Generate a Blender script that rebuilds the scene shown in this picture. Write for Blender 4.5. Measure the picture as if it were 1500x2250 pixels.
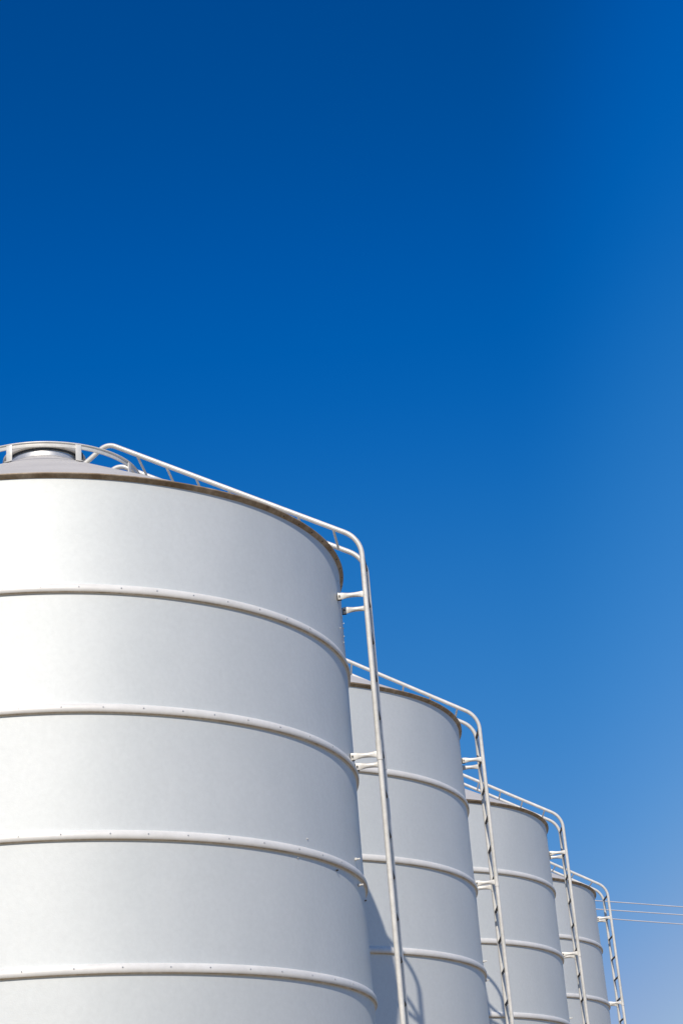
import bpy, bmesh, math, random
from mathutils import Vector, Matrix

random.seed(4)
scene = bpy.context.scene
for o in list(bpy.data.objects):
    bpy.data.objects.remove(o)

# ------------------------------------------------------------------ camera
EYE = 1.6                                   # camera height above the ground
FPX, PITCH, ROLL = 4020.0, 0.4076, -0.0837  # focal length in photo pixels (photo 2250 high), tilt, roll
cam_data = bpy.data.cameras.new("camera")
cam = bpy.data.objects.new("camera", cam_data)
scene.collection.objects.link(cam)
fw = Vector((0, math.cos(PITCH), math.sin(PITCH)))
up0 = Vector((0, -math.sin(PITCH), math.cos(PITCH)))
rt0 = Vector((1, 0, 0))
rt = math.cos(ROLL) * rt0 + math.sin(ROLL) * up0
up = -math.sin(ROLL) * rt0 + math.cos(ROLL) * up0
m = Matrix((rt, up, -fw)).transposed().to_4x4()
m.translation = Vector((0, 0, EYE))
cam.matrix_world = m
cam_data.sensor_fit = 'VERTICAL'
cam_data.sensor_height = 36.0
cam_data.lens = FPX / 2250.0 * 36.0
cam_data.clip_start = 0.1
cam_data.clip_end = 10000
scene.camera = cam

# ------------------------------------------------------------------ sky, sun, exposure
SUN_AZ = math.radians(86.86)                # compass of the light's travel, from +X
SUN_EL = math.radians(40.4)
world = bpy.data.worlds.new("World")
scene.world = world
world.use_nodes = True
wn, wl = world.node_tree.nodes, world.node_tree.links
bg = wn["Background"]
sky = wn.new("ShaderNodeTexSky")
sky.sky_type = 'NISHITA'
sky.sun_disc = False
sky.sun_elevation = SUN_EL
sky.sun_rotation = math.radians(90) - (SUN_AZ + math.pi)
sky.altitude = 0
sky.air_density = 1.0
sky.dust_density = 0.3
sky.ozone_density = 3.0
# the deep, polarised blue of this sky: a tone curve on the sky colour, and a little more haze towards +X
wtc = wn.new("ShaderNodeTexCoord")
wsep = wn.new("ShaderNodeSeparateXYZ")
wl.new(wtc.outputs["Generated"], wsep.inputs[0])
whz = wn.new("ShaderNodeMapRange")
whz.interpolation_type = 'SMOOTHSTEP'
for k, v in (("From Min", 0.09), ("From Max", 0.215), ("To Min", 1.0), ("To Max", 1.27)):
    whz.inputs[k].default_value = v
wl.new(wsep.outputs[0], whz.inputs["Value"])
wm0 = wn.new("ShaderNodeVectorMath")
wm0.operation = 'SCALE'
wl.new(sky.outputs[0], wm0.inputs[0])
wl.new(whz.outputs[0], wm0.inputs["Scale"])
wm1 = wn.new("ShaderNodeVectorMath")
wm1.operation = 'SCALE'
wm1.inputs["Scale"].default_value = 0.05
wl.new(wm0.outputs[0], wm1.inputs[0])
wcv = wn.new("ShaderNodeRGBCurve")
wl.new(wm1.outputs[0], wcv.inputs["Color"])
for ch, knots in ((0, [(0.109, 0.0), (0.155, 0.018), (0.26, 0.087), (0.485, 0.309), (1.2, 0.6)]),
                  (1, [(0.138, 0.067), (0.191, 0.109), (0.27, 0.178), (0.435, 0.283), (0.735, 0.462), (1.4, 1.0)]),
                  (2, [(0.266, 0.292), (0.352, 0.429), (0.474, 0.527), (0.70, 0.638), (0.99, 0.701), (1.6, 1.2)])):
    cur = wcv.mapping.curves[ch]
    cur.points[1].location = (1.0, 1.0 if ch else 0.95)
    for x, y in knots:
        cur.points.new(x / 2, y / 2)
wcv.mapping.update()
wm2 = wn.new("ShaderNodeVectorMath")
wm2.operation = 'SCALE'
wm2.inputs["Scale"].default_value = 20.0
wl.new(wcv.outputs[0], wm2.inputs[0])
wl.new(wm2.outputs[0], bg.inputs[0])
bg.inputs[1].default_value = 0.10

sun_data = bpy.data.lights.new("sun", 'SUN')
sun_data.energy = 4.25
sun_data.angle = math.radians(0.53)
sun_data.color = (1.0, 0.905, 0.795)
sun = bpy.data.objects.new("sun", sun_data)
scene.collection.objects.link(sun)
d = Vector((math.cos(SUN_EL) * math.cos(SUN_AZ), math.cos(SUN_EL) * math.sin(SUN_AZ), -math.sin(SUN_EL)))
sun.rotation_euler = d.to_track_quat('-Z', 'Y').to_euler()
sun.location = (-1, -15, 20)

scene.view_settings.view_transform = 'Standard'
scene.view_settings.look = 'None'
scene.view_settings.exposure = 0.0
scene.view_settings.gamma = 1.0
scene.view_settings.use_curve_mapping = False


# ------------------------------------------------------------------ materials
def new_mat(name):
    mt = bpy.data.materials.new(name)
    mt.use_nodes = True
    return mt, mt.node_tree.nodes, mt.node_tree.links, mt.node_tree.nodes["Principled BSDF"]


def ramp(n, stops):
    r = n.new("ShaderNodeValToRGB")
    while len(r.color_ramp.elements) < len(stops):
        r.color_ramp.elements.new(0.5)
    for e, (p, c) in zip(r.color_ramp.elements, stops):
        e.position = p
        e.color = (*c, 1)
    return r


def noise(n, l, scale, detail=4, rough=0.55, stretch=(1, 1, 1)):
    tc = n.new("ShaderNodeTexCoord")
    mp = n.new("ShaderNodeMapping")
    mp.inputs["Scale"].default_value = stretch
    l.new(tc.outputs["Object"], mp.inputs[0])
    t = n.new("ShaderNodeTexNoise")
    t.inputs["Scale"].default_value = scale
    t.inputs["Detail"].default_value = detail
    t.inputs["Roughness"].default_value = rough
    l.new(mp.outputs[0], t.inputs["Vector"])
    return t


def paint(name, c_lo, c_hi, rough, metal, nscale=3.0, stretch=(1, 1, 1), fine=0.0, dent=0.0, spec=0.5, mottle=0.0):
    mt, n, l, p = new_mat(name)
    t = noise(n, l, nscale, 6, 0.6, stretch)
    r = ramp(n, [(0.35, c_lo), (0.65, c_hi)])
    l.new(t.outputs[0], r.inputs[0])
    if mottle > 0:                            # small cloudy blotches in the finish
        q = noise(n, l, 34.0, 5, 0.65)
        mr = n.new("ShaderNodeMapRange")
        mr.inputs["From Min"].default_value = 0.3
        mr.inputs["From Max"].default_value = 0.7
        mr.inputs["To Min"].default_value = 1.0 - mottle
        mr.inputs["To Max"].default_value = 1.0 + mottle * 0.6
        l.new(q.outputs[0], mr.inputs["Value"])
        vm = n.new("ShaderNodeVectorMath")
        vm.operation = 'SCALE'
        l.new(r.outputs[0], vm.inputs[0])
        l.new(mr.outputs[0], vm.inputs["Scale"])
        l.new(vm.outputs[0], p.inputs["Base Color"])
    else:
        l.new(r.outputs[0], p.inputs["Base Color"])
    rr = n.new("ShaderNodeMapRange")
    rr.inputs["To Min"].default_value = rough - 0.04
    rr.inputs["To Max"].default_value = rough + 0.05
    l.new(t.outputs[0], rr.inputs[0])
    l.new(rr.outputs[0], p.inputs["Roughness"])
    p.inputs["Metallic"].default_value = metal
    p.inputs["Specular IOR Level"].default_value = spec
    last = None
    for sc, dist in ((140.0, fine), (1.3, dent)):
        if dist > 0:
            b = n.new("ShaderNodeBump")
            b.inputs["Strength"].default_value = 1.0
            b.inputs["Distance"].default_value = dist
            q = noise(n, l, sc, 3, 0.5)
            l.new(q.outputs[0], b.inputs["Height"])
            if last:
                l.new(last.outputs[0], b.inputs["Normal"])
            last = b
    if last:
        l.new(last.outputs[0], p.inputs["Normal"])
    return mt


M_WALL = paint("silver_wall_paint", (0.640, 0.672, 0.660), (0.674, 0.704, 0.692), 0.64, 0.42,
               1.6, (1, 1, 0.45), fine=0.0004, dent=0.006, mottle=0.038)
M_BAND = paint("pale_band_paint", (0.66, 0.655, 0.62), (0.72, 0.715, 0.68), 0.5, 0.1, 5.0, fine=0.0003, mottle=0.05)
M_LIP = paint("bounce_and_rust_band_edge", (0.46, 0.37, 0.25), (0.64, 0.57, 0.46), 0.6, 0.05, 7.0, (1, 1, 3), mottle=0.22)  # ground bounce under the beads painted in as tan, with rust flecks
M_ROOF = paint("matt_roof_paint", (0.48, 0.462, 0.425), (0.53, 0.51, 0.47), 0.65, 0.0, 2.5, fine=0.0002, dent=0.004, mottle=0.06)
M_RIM = paint("bounce_brown_rim_metal", (0.24, 0.17, 0.10), (0.46, 0.38, 0.28), 0.6, 0.1, 7.0, mottle=0.3)  # brown ground light from below put into the whole rim's colour
M_RAIL = paint("off_white_tube_paint", (0.60, 0.59, 0.54), (0.70, 0.69, 0.65), 0.38, 0.1, 7.0, (1, 1, 0.4), mottle=0.12)
M_RUNG = paint("shaded_rung_paint", (0.07, 0.065, 0.06), (0.16, 0.15, 0.14), 0.6, 0.2, 20.0)  # shade on the wall rungs painted in; roof rungs stay light
M_GALV = paint("galvanised_sheet", (0.55, 0.55, 0.54), (0.66, 0.66, 0.65), 0.42, 0.6, 9.0, mottle=0.15)
M_BOLT = paint("bolt_zinc", (0.40, 0.40, 0.40), (0.55, 0.55, 0.55), 0.4, 0.6, 30.0)
M_DARK = paint("dark_bolt", (0.03, 0.03, 0.03), (0.06, 0.06, 0.06), 0.5, 0.2, 30.0)
M_CABLE = paint("pale_cable_sheath", (0.52, 0.52, 0.54), (0.62, 0.62, 0.64), 0.6, 0.0, 2.0)


# ------------------------------------------------------------------ mesh helpers
def link(o, parent=None):
    scene.collection.objects.link(o)
    if parent:
        o.parent = parent
    return o


def obj(name, bm, mat, parent=None, smooth=True, angle=35):
    me = bpy.data.meshes.new(name)
    bmesh.ops.recalc_face_normals(bm, faces=bm.faces)
    bm.to_mesh(me)
    bm.free()
    for mm in (mat if isinstance(mat, (list, tuple)) else [mat]):
        me.materials.append(mm)
    if smooth:
        me.polygons.foreach_set("use_smooth", [True] * len(me.polygons))
        me.set_sharp_from_angle(angle=math.radians(angle))
    return link(bpy.data.objects.new(name, me), parent)


def tag(o, label=None, cat=None, group=None, kind=None):
    for k, v in (("label", label), ("category", cat), ("group", group), ("kind", kind)):
        if v:
            o[k] = v
    return o


def lathe(bm, prof, segs=256, closed=False, wob=None, a0=0.0, a1=2 * math.pi):
    full = abs(a1 - a0 - 2 * math.pi) < 1e-6
    rows = []
    n = segs if full else segs + 1
    for i in range(n):
        a = a0 + (a1 - a0) * i / segs
        row = []
        for j, (r, z) in enumerate(prof):
            dr, dz = wob(a, j) if wob else (0, 0)
            row.append(bm.verts.new(((r + dr) * math.cos(a), (r + dr) * math.sin(a), z + dz)))
        rows.append(row)
    np_ = len(prof)
    for i in range(segs):
        A, B = rows[i], rows[(i + 1) % n]
        for j in range(np_ if closed else np_ - 1):
            k = (j + 1) % np_
            bm.faces.new((A[j], B[j], B[k], A[k]))
    return rows


def sweep(bm, pts, rad, segs=14, caps=True):
    """Round tube through pts; rad is a number or one (a, b) ellipse per point with b along world Z-ish."""
    pts = [Vector(p) for p in pts]
    rings = []
    ref = None
    for i, p in enumerate(pts):
        t = (pts[min(i + 1, len(pts) - 1)] - pts[max(i - 1, 0)]).normalized()
        if ref is None:
            ref = Vector((0, 0, 1)) if abs(t.z) < 0.9 else Vector((1, 0, 0))
        u = (ref - t * ref.dot(t)).normalized()
        ref = u
        w = t.cross(u)
        ra, rb = (rad, rad) if isinstance(rad, (int, float)) else rad[i]
        rings.append([bm.verts.new(p + u * ra * math.cos(2 * math.pi * k / segs) + w * rb * math.sin(2 * math.pi * k / segs))
                      for k in range(segs)])
    for A, B in zip(rings, rings[1:]):
        for k in range(segs):
            bm.faces.new((A[k], A[(k + 1) % segs], B[(k + 1) % segs], B[k]))
    if caps:
        bm.faces.new(rings[0][::-1])
        bm.faces.new(rings[-1])


def fillet(pts, radii, n=10):
    """Polyline with its inner corners rounded."""
    pts = [Vector(p) for p in pts]
    out = [pts[0]]
    for i in range(1, len(pts) - 1):
        a = (pts[i - 1] - pts[i]).normalized()
        b = (pts[i + 1] - pts[i]).normalized()
        th = a.angle(b)
        r = radii[i - 1]
        tl = r / math.tan(th / 2)
        c = pts[i] + (a + b).normalized() * (r / math.sin(th / 2))
        p0, p1 = pts[i] + a * tl, pts[i] + b * tl
        v0, v1 = p0 - c, p1 - c
        ang = v0.angle(v1)
        for k in range(n + 1):
            f = k / n
            out.append(c + (v0 * math.sin((1 - f) * ang) + v1 * math.sin(f * ang)) / math.sin(ang))
    out.append(pts[-1])
    return out


def box(bm, mat4, sx, sy, sz, bev=0.0):
    r = bmesh.ops.create_cube(bm, size=1.0, matrix=mat4 @ Matrix.Diagonal((sx, sy, sz, 1)))
    if bev > 0:
        es = list({e for v in r['verts'] for e in v.link_edges})
        bmesh.ops.bevel(bm, geom=es, offset=bev, segments=2, affect='EDGES', profile=0.5)


# ------------------------------------------------------------------ ground
def ground_mat():
    mt, n, l, p = new_mat("dry_earth")
    a = noise(n, l, 0.25, 8, 0.6)
    b = noise(n, l, 9.0, 8, 0.7)
    mx = n.new("ShaderNodeMath")
    mx.operation = 'MULTIPLY_ADD'
    mx.inputs[1].default_value = 0.5
    l.new(a.outputs[0], mx.inputs[0])
    hf = n.new("ShaderNodeMath")
    hf.operation = 'MULTIPLY'
    hf.inputs[1].default_value = 0.5
    l.new(b.outputs[0], hf.inputs[0])
    l.new(hf.outputs[0], mx.inputs[2])
    r = ramp(n, [(0.35, (0.20, 0.145, 0.08)), (0.55, (0.28, 0.21, 0.125)), (0.7, (0.33, 0.26, 0.17))])
    l.new(mx.outputs[0], r.inputs[0])
    l.new(r.outputs[0], p.inputs["Base Color"])
    p.inputs["Roughness"].default_value = 0.95
    bp = n.new("ShaderNodeBump")
    bp.inputs["Distance"].default_value = 0.03
    l.new(b.outputs[0], bp.inputs["Height"])
    l.new(bp.outputs[0], p.inputs["Normal"])
    return mt


bm = bmesh.new()
bmesh.ops.create_grid(bm, x_segments=40, y_segments=40, size=3000)
tag(obj("ground", bm, ground_mat(), smooth=False), kind="structure")

# ------------------------------------------------------------------ silo
R = 2.0                     # wall radius
RE = 2.027                  # eave radius
ZE = 4.5566                 # eave height above the camera
H = 0.7134                  # height of one wall course
BASE = EYE + ZE             # eave height above the silo's own origin
SLOPE = 0.5405              # roof pitch
LAD_OUT, LAD_W = 0.178, 0.179
RUNG = 0.2640


def wob(seed, ar, az):
    rs = random.Random(seed)
    terms = [(k, rs.uniform(0, 6.28), rs.uniform(0.3, 1) / k ** 0.6) for k in range(3, 15)]
    tot = sum(t[2] for t in terms)

    def f(a, j):
        s = sum(w * math.sin(k * a + ph) for k, ph, w in terms) / tot
        c = sum(w * math.cos(k * a + 1.7 * ph) for k, ph, w in terms) / tot
        return ar * s, az * c
    return f


RING_AZ = {1: [-1.452, -1.346, -1.239, -1.118, -1.012, -0.897, -0.779, -0.656, -0.533, -0.408, -0.279],
           2: [-1.409, -1.294, -1.179, -1.065, -0.948, -0.847, -0.729, -0.6, -0.456, -0.311],
           3: [-1.412, -1.301, -1.169, -1.064, -0.949, -0.82, -0.696, -0.551, -0.433, -0.313],
           4: [-1.406, -1.273, -1.146, -1.015, -0.9, -0.772, -0.658, -0.531, -0.414, -0.295]}


def add_bolt(parent, az, z, r0, length, rad, mat, name="bolt", nut=False):
    bm = bmesh.new()
    c, s = math.cos(az), math.sin(az)
    p0 = Vector((r0 * c, r0 * s, z))
    p1 = Vector(((r0 + length) * c, (r0 + length) * s, z))
    if nut:                                   # hexagon nut on the sheet, shank sticking out
        mid = p0.lerp(p1, 0.35)
        sweep(bm, [p0, mid], rad * 1.9, 6)
        sweep(bm, [mid, p1], rad, 10)
    else:
        sweep(bm, [p0, p0.lerp(p1, 0.8)], rad, 6)
        sweep(bm, [p0.lerp(p1, 0.8), p1], rad * 0.75, 6)
    return obj(name, bm, mat, parent, smooth=False)


def rail_path(o):
    """One ladder stringer: down the wall, over the eave, up the roof to its hook. o = side offset."""
    z0 = BASE + 0.1165

    def q(r, z):
        return Vector((r, o, z))
    rt_ = 0.322
    zt = BASE + SLOPE * (RE - math.hypot(rt_, o)) - 0.005
    r1 = 0.487
    return fillet([q(R + LAD_OUT, -0.1), q(R + LAD_OUT, z0),
                   q(r1, z0 + SLOPE * (R + LAD_OUT - r1)), q(rt_, zt)], [0.20, 0.09], 12)


def make_silo(label, detail):
    root = link(bpy.data.objects.new("silo", None))
    tag(root, label, "silo", "silver silos in a row")

    # wall: one skin, each course very slightly pinched between its bands
    prof = []
    z = BASE - 0.012
    course = 0
    while z > -0.3:
        zt = z
        zb = BASE - H * (course + 1)
        for f in (0.0, 0.03, 0.08, 0.2, 0.4, 0.6, 0.8, 0.92, 0.97):
            prof.append((R - 0.004 * math.sin(math.pi * f) ** 0.5, zt + (zb - zt) * f))
        z = zb
        course += 1
    prof.append((R, -0.4))
    bm = bmesh.new()
    lathe(bm, prof, 256, wob=lambda a, j, f=wob(11, 0.0025, 0): f(a, j))
    wall = obj("wall", bm, M_WALL, root)

    # bands: rolled half-round beads over the course joints
    for k in range(1, 9):
        zc = BASE - H * k
        bead = [(R - 0.008, 0.031), (R + 0.003, 0.030), (R + 0.011, 0.0235), (R + 0.0165, 0.012), (R + 0.019, 0.0),
                (R + 0.0185, -0.011), (R + 0.015, -0.020), (R + 0.008, -0.027), (R - 0.008, -0.029)]
        bm = bmesh.new()
        lathe(bm, [(r, zc + dz) for r, dz in bead], 256, closed=True,
              wob=lambda a, j, f=wob(30 + k, 0.0012, 0.0025): f(a, j))
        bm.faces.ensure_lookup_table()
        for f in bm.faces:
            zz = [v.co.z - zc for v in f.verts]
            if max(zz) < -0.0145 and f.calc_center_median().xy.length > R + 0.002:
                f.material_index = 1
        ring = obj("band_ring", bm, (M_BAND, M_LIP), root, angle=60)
        if detail:
            for az in RING_AZ.get(k, []):
                add_bolt(ring, az, zc + 0.006, R + 0.0155, 0.005, 0.0048, M_BOLT)

    # eave rim: flat lip with a drip edge, coloured with the brown ground light of its underside
    bm = bmesh.new()
    lathe(bm, [(R - 0.02, BASE - 0.0205), (R + 0.003, BASE - 0.020), (RE - 0.003, BASE - 0.004), (RE, BASE),
               (RE, BASE + 0.006), (RE - 0.09, BASE + 0.034), (R - 0.14, BASE + 0.03)], 256, closed=True,
          wob=lambda a, j, f=wob(5, 0.0022, 0.0035): f(a, j))
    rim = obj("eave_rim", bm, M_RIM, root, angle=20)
    if detail:
        for az in [x * 0.085 for x in range(-6, 4)]:
            b = add_bolt(rim, az, 0, 0, 0.006, 0.005, M_DARK)
            b.rotation_euler = (0, 0, 0)
            # turned to hang below the lip
            me = b.data
            rr = R + 0.013
            for v in me.vertices:
                lx = v.co.x * math.cos(az) + v.co.y * math.sin(az)
                ly = -v.co.x * math.sin(az) + v.co.y * math.cos(az)
                lz = v.co.z
                nx, nz = rr + lz, BASE - 0.008 - lx
                v.co = Vector((nx * math.cos(az) - ly * math.sin(az), nx * math.sin(az) + ly * math.cos(az), nz))

    # roof cone
    bm = bmesh.new()
    prof = [(RE - 0.03, BASE + 0.018)] + [(r, BASE + SLOPE * (RE - r)) for r in (1.93, 1.7, 1.4, 1.1, 0.8, 0.5, 0.25)]
    lathe(bm, prof, 256, wob=lambda a, j, f=wob(7, 0, 0.003): f(a, j))
    obj("roof", bm, M_ROOF, root)

    # hatch neck and lid
    zr = BASE + SLOPE * (RE - 0.262)
    bm = bmesh.new()
    lathe(bm, [(0.25, zr - 0.05), (0.285, zr - 0.012), (0.263, zr + 0.004), (0.26, zr + 0.012), (0.26, BASE + 1.006), (0.2, BASE + 1.006)], 96)
    neck = obj("hatch_neck", bm, M_GALV, root)
    bm = bmesh.new()
    lathe(bm, [(0.2, BASE + 1.0), (0.268, BASE + 1.0), (0.270, BASE + 1.006), (0.268, BASE + 1.013), (0.2, BASE + 1.013)], 96)
    obj("lid_shade_ring", bm, M_DARK, neck)  # dark ring added as the shadow under the lid's overhang
    zl = BASE + 1.014
    bm = bmesh.new()
    lathe(bm, [(0.02, zl), (0.278, zl), (0.287, zl + 0.002), (0.290, zl + 0.008), (0.288, zl + 0.024), (0.280, zl + 0.031),
               (0.15, zl + 0.062), (0.002, zl + 0.075)], 96)
    obj("lid", bm, M_ROOF, neck)
    bm = bmesh.new()                                    # hinge block at the lid's edge
    a = -0.35
    box(bm, Matrix.Translation((0.29 * math.cos(a), 0.29 * math.sin(a), zl - 0.01)) @ Matrix.Rotation(a, 4, 'Z'), 0.03, 0.05, 0.045, 0.004)
    obj("hinge", bm, M_DARK, neck)

    # guard hoop round the hatch, on flat posts
    rh, zh = 0.657, BASE + 0.863
    bm = bmesh.new()
    lathe(bm, [(rh - 0.005, zh - 0.031), (rh + 0.004, zh - 0.031), (rh + 0.006, zh - 0.02), (rh + 0.006, zh - 0.006), (rh + 0.014, zh - 0.002),
               (rh + 0.014, zh + 0.004), (rh - 0.005, zh + 0.004)], 128, closed=True)
    hoop = obj("guard_hoop", bm, M_RAIL, root)
    for i in range(9):
        a = -1.685 + i * 2 * math.pi / 9
        bm = bmesh.new()
        zlow = BASE + SLOPE * (RE - rh) - 0.01
        box(bm, Matrix.Translation(((rh + 0.0095) * math.cos(a), (rh + 0.0095) * math.sin(a), (zh - 0.004 + zlow) / 2)) @ Matrix.Rotation(a, 4, 'Z'),
            0.006, 0.040, zh - 0.004 - zlow, 0.0012)
        box(bm, Matrix.Translation(((rh + 0.03) * math.cos(a), (rh + 0.03) * math.sin(a), zlow + 0.003)) @ Matrix.Rotation(a, 4, 'Z')
            @ Matrix.Rotation(math.atan(SLOPE), 4, 'Y'), 0.045, 0.040, 0.006, 0.0012)
        obj("post", bm, M_RAIL, hoop)

    # ladder: two bent stringers, rungs, sleeves, brackets
    bm = bmesh.new()
    for o in (-LAD_W, LAD_W):
        sweep(bm, rail_path(o), 0.0170, 16)
    ladder = obj("ladder", bm, M_RAIL, root)
    zs = [BASE + 0.02 - RUNG * k for k in range(0, 24) if BASE + 0.02 - RUNG * k > 0.15]
    for z in zs:
        bm = bmesh.new()
        sweep(bm, [(R + LAD_OUT, -LAD_W, z), (R + LAD_OUT, LAD_W, z)], 0.0115, 10)
        obj("rung", bm, M_RUNG, ladder)
    for r in (2.0, 1.77, 1.54, 1.31, 1.09, 0.89, 0.69):
        z = BASE + 0.1165 + SLOPE * (R + LAD_OUT - r)
        bm = bmesh.new()
        sweep(bm, [(r, -LAD_W, z - 0.004), (r, LAD_W, z - 0.004)], 0.0085, 10)
        obj("rung", bm, M_RAIL, ladder)
    for k, dz in enumerate((0.265, 1.358, 3.55, 4.64, 5.73)):
        for o in (-LAD_W, LAD_W):
            z = BASE - dz - (0.014 if o < 0 else -0.016)
            r0 = math.sqrt(R * R - o * o)
            x0, x1 = r0 + 0.004, R + LAD_OUT - 0.012
            L = x1 - x0
            secs = [(0.0, 0.0235, 0.0035), (0.17, 0.0235, 0.0035), (0.27, 0.0205, 0.008), (0.38, 0.0172, 0.0125), (0.5, 0.0158, 0.0145),
                    (0.64, 0.0160, 0.0145), (0.76, 0.0178, 0.012), (0.87, 0.0205, 0.007), (0.93, 0.0215, 0.0035), (1.0, 0.0215, 0.0035)]
            bm = bmesh.new()
            sgn = 1 if o > 0 else -1
            sweep(bm, [(x0 + L * f, o, z) for f, _, _ in secs], [(a, b) for _, a, b in secs], 16)
            br = obj("bracket", bm, M_RAIL, ladder)
            bm = bmesh.new()                                 # clip bolted to the sheet
            box(bm, Matrix.Translation((r0 + 0.012, o + 0.012, z - 0.002)), 0.03, 0.006, 0.05, 0.001)
            sweep(bm, [(r0 + 0.014, o - 0.012, z), (r0 + 0.014, o + 0.026, z)], 0.006, 6)
            obj("clip", bm, M_DARK, ladder)
            if k in (1, 2):
                bm = bmesh.new()
                sweep(bm, [(R + LAD_OUT, o, z - 0.04), (R + LAD_OUT, o, z + 0.09)], 0.0198, 16)
                obj("sleeve", bm, M_RAIL, ladder)

    # bolts standing out of the sheet beside the seams
    for az, dz in ((-0.147, -2.054), (-0.130, -2.207)):
        add_bolt(wall, az, BASE + dz, R, 0.032, 0.0055, M_RAIL, nut=True)
    if detail:
        for az, dz in ((-0.496, -2.054), (-0.55, -2.181), (0.05, -0.37), (-0.015, -0.373), (0.015, -0.43), (-0.085, -0.497), (0.0, -0.497),
                       (-0.048, -0.136), (-0.03, -0.56), (-0.07, -0.24)):
            add_bolt(wall, az, BASE + dz, R, 0.005, 0.0042, M_RAIL)
        for az, dz in ((-0.334, -2.19), (-0.03, -2.265)):
            add_bolt(wall, az, BASE + dz, R, 0.012, 0.0055, M_DARK)
    return root


def copy_tree(o, parent=None):
    c = o.copy()
    scene.collection.objects.link(c)
    if parent:
        c.parent = parent
        c.matrix_parent_inverse = o.matrix_parent_inverse.copy()
    for ch in sorted(o.children, key=lambda q: q.name):
        copy_tree(ch, c)
    return c


SPOTS = [(-2.0494, 11.6156, 0.0, -0.0669), (-1.1198, 15.8686, 0.0466, 0.0388),
         (-0.0448, 20.0751, 0.0625, 0.0078), (0.8893, 24.3219, 0.1018, 0.0559)]
LABELS = ["nearest and largest silver silo, its roof hatch and guard hoop showing at the left",
          "second nearest silver silo, standing right behind the largest one and partly in its shadow",
          "third silver silo, standing between the second nearest silo and the smallest farthest one",
          "farthest and smallest looking silver silo, in front of the power cables at the right"]
first = make_silo(LABELS[0], True)
plain = make_silo(LABELS[1], False)
silos = [first, plain, copy_tree(plain), copy_tree(plain)]
for s, (x, y, z, a), lab in zip(silos, SPOTS, LABELS):
    s.location = (x, y, z)
    s.rotation_euler = (0, 0, a)
    s["label"] = lab

# ------------------------------------------------------------------ power cables behind the silos
for dz_a, dz_b, lab in ((9.07, 9.00, "topmost of the three pale power cables crossing the sky beside the farthest silo"),
                        (8.85, 8.785, "middle one of the three pale power cables crossing the sky beside the farthest silo"),
                        (8.62, 8.535, "lowest of the three pale power cables crossing the sky beside the farthest silo")):
    A, B = Vector((6.12, 48.0, dz_a + EYE)), Vector((8.18, 49.22, dz_b + EYE))
    dirn = (B - A)
    pts = [A + dirn * t for t in [-14 + i for i in range(50)]]
    bm = bmesh.new()
    sweep(bm, pts, 0.0135, 10)
    tag(obj("power_cable", bm, M_CABLE), lab, "cable", "power cables in the sky")
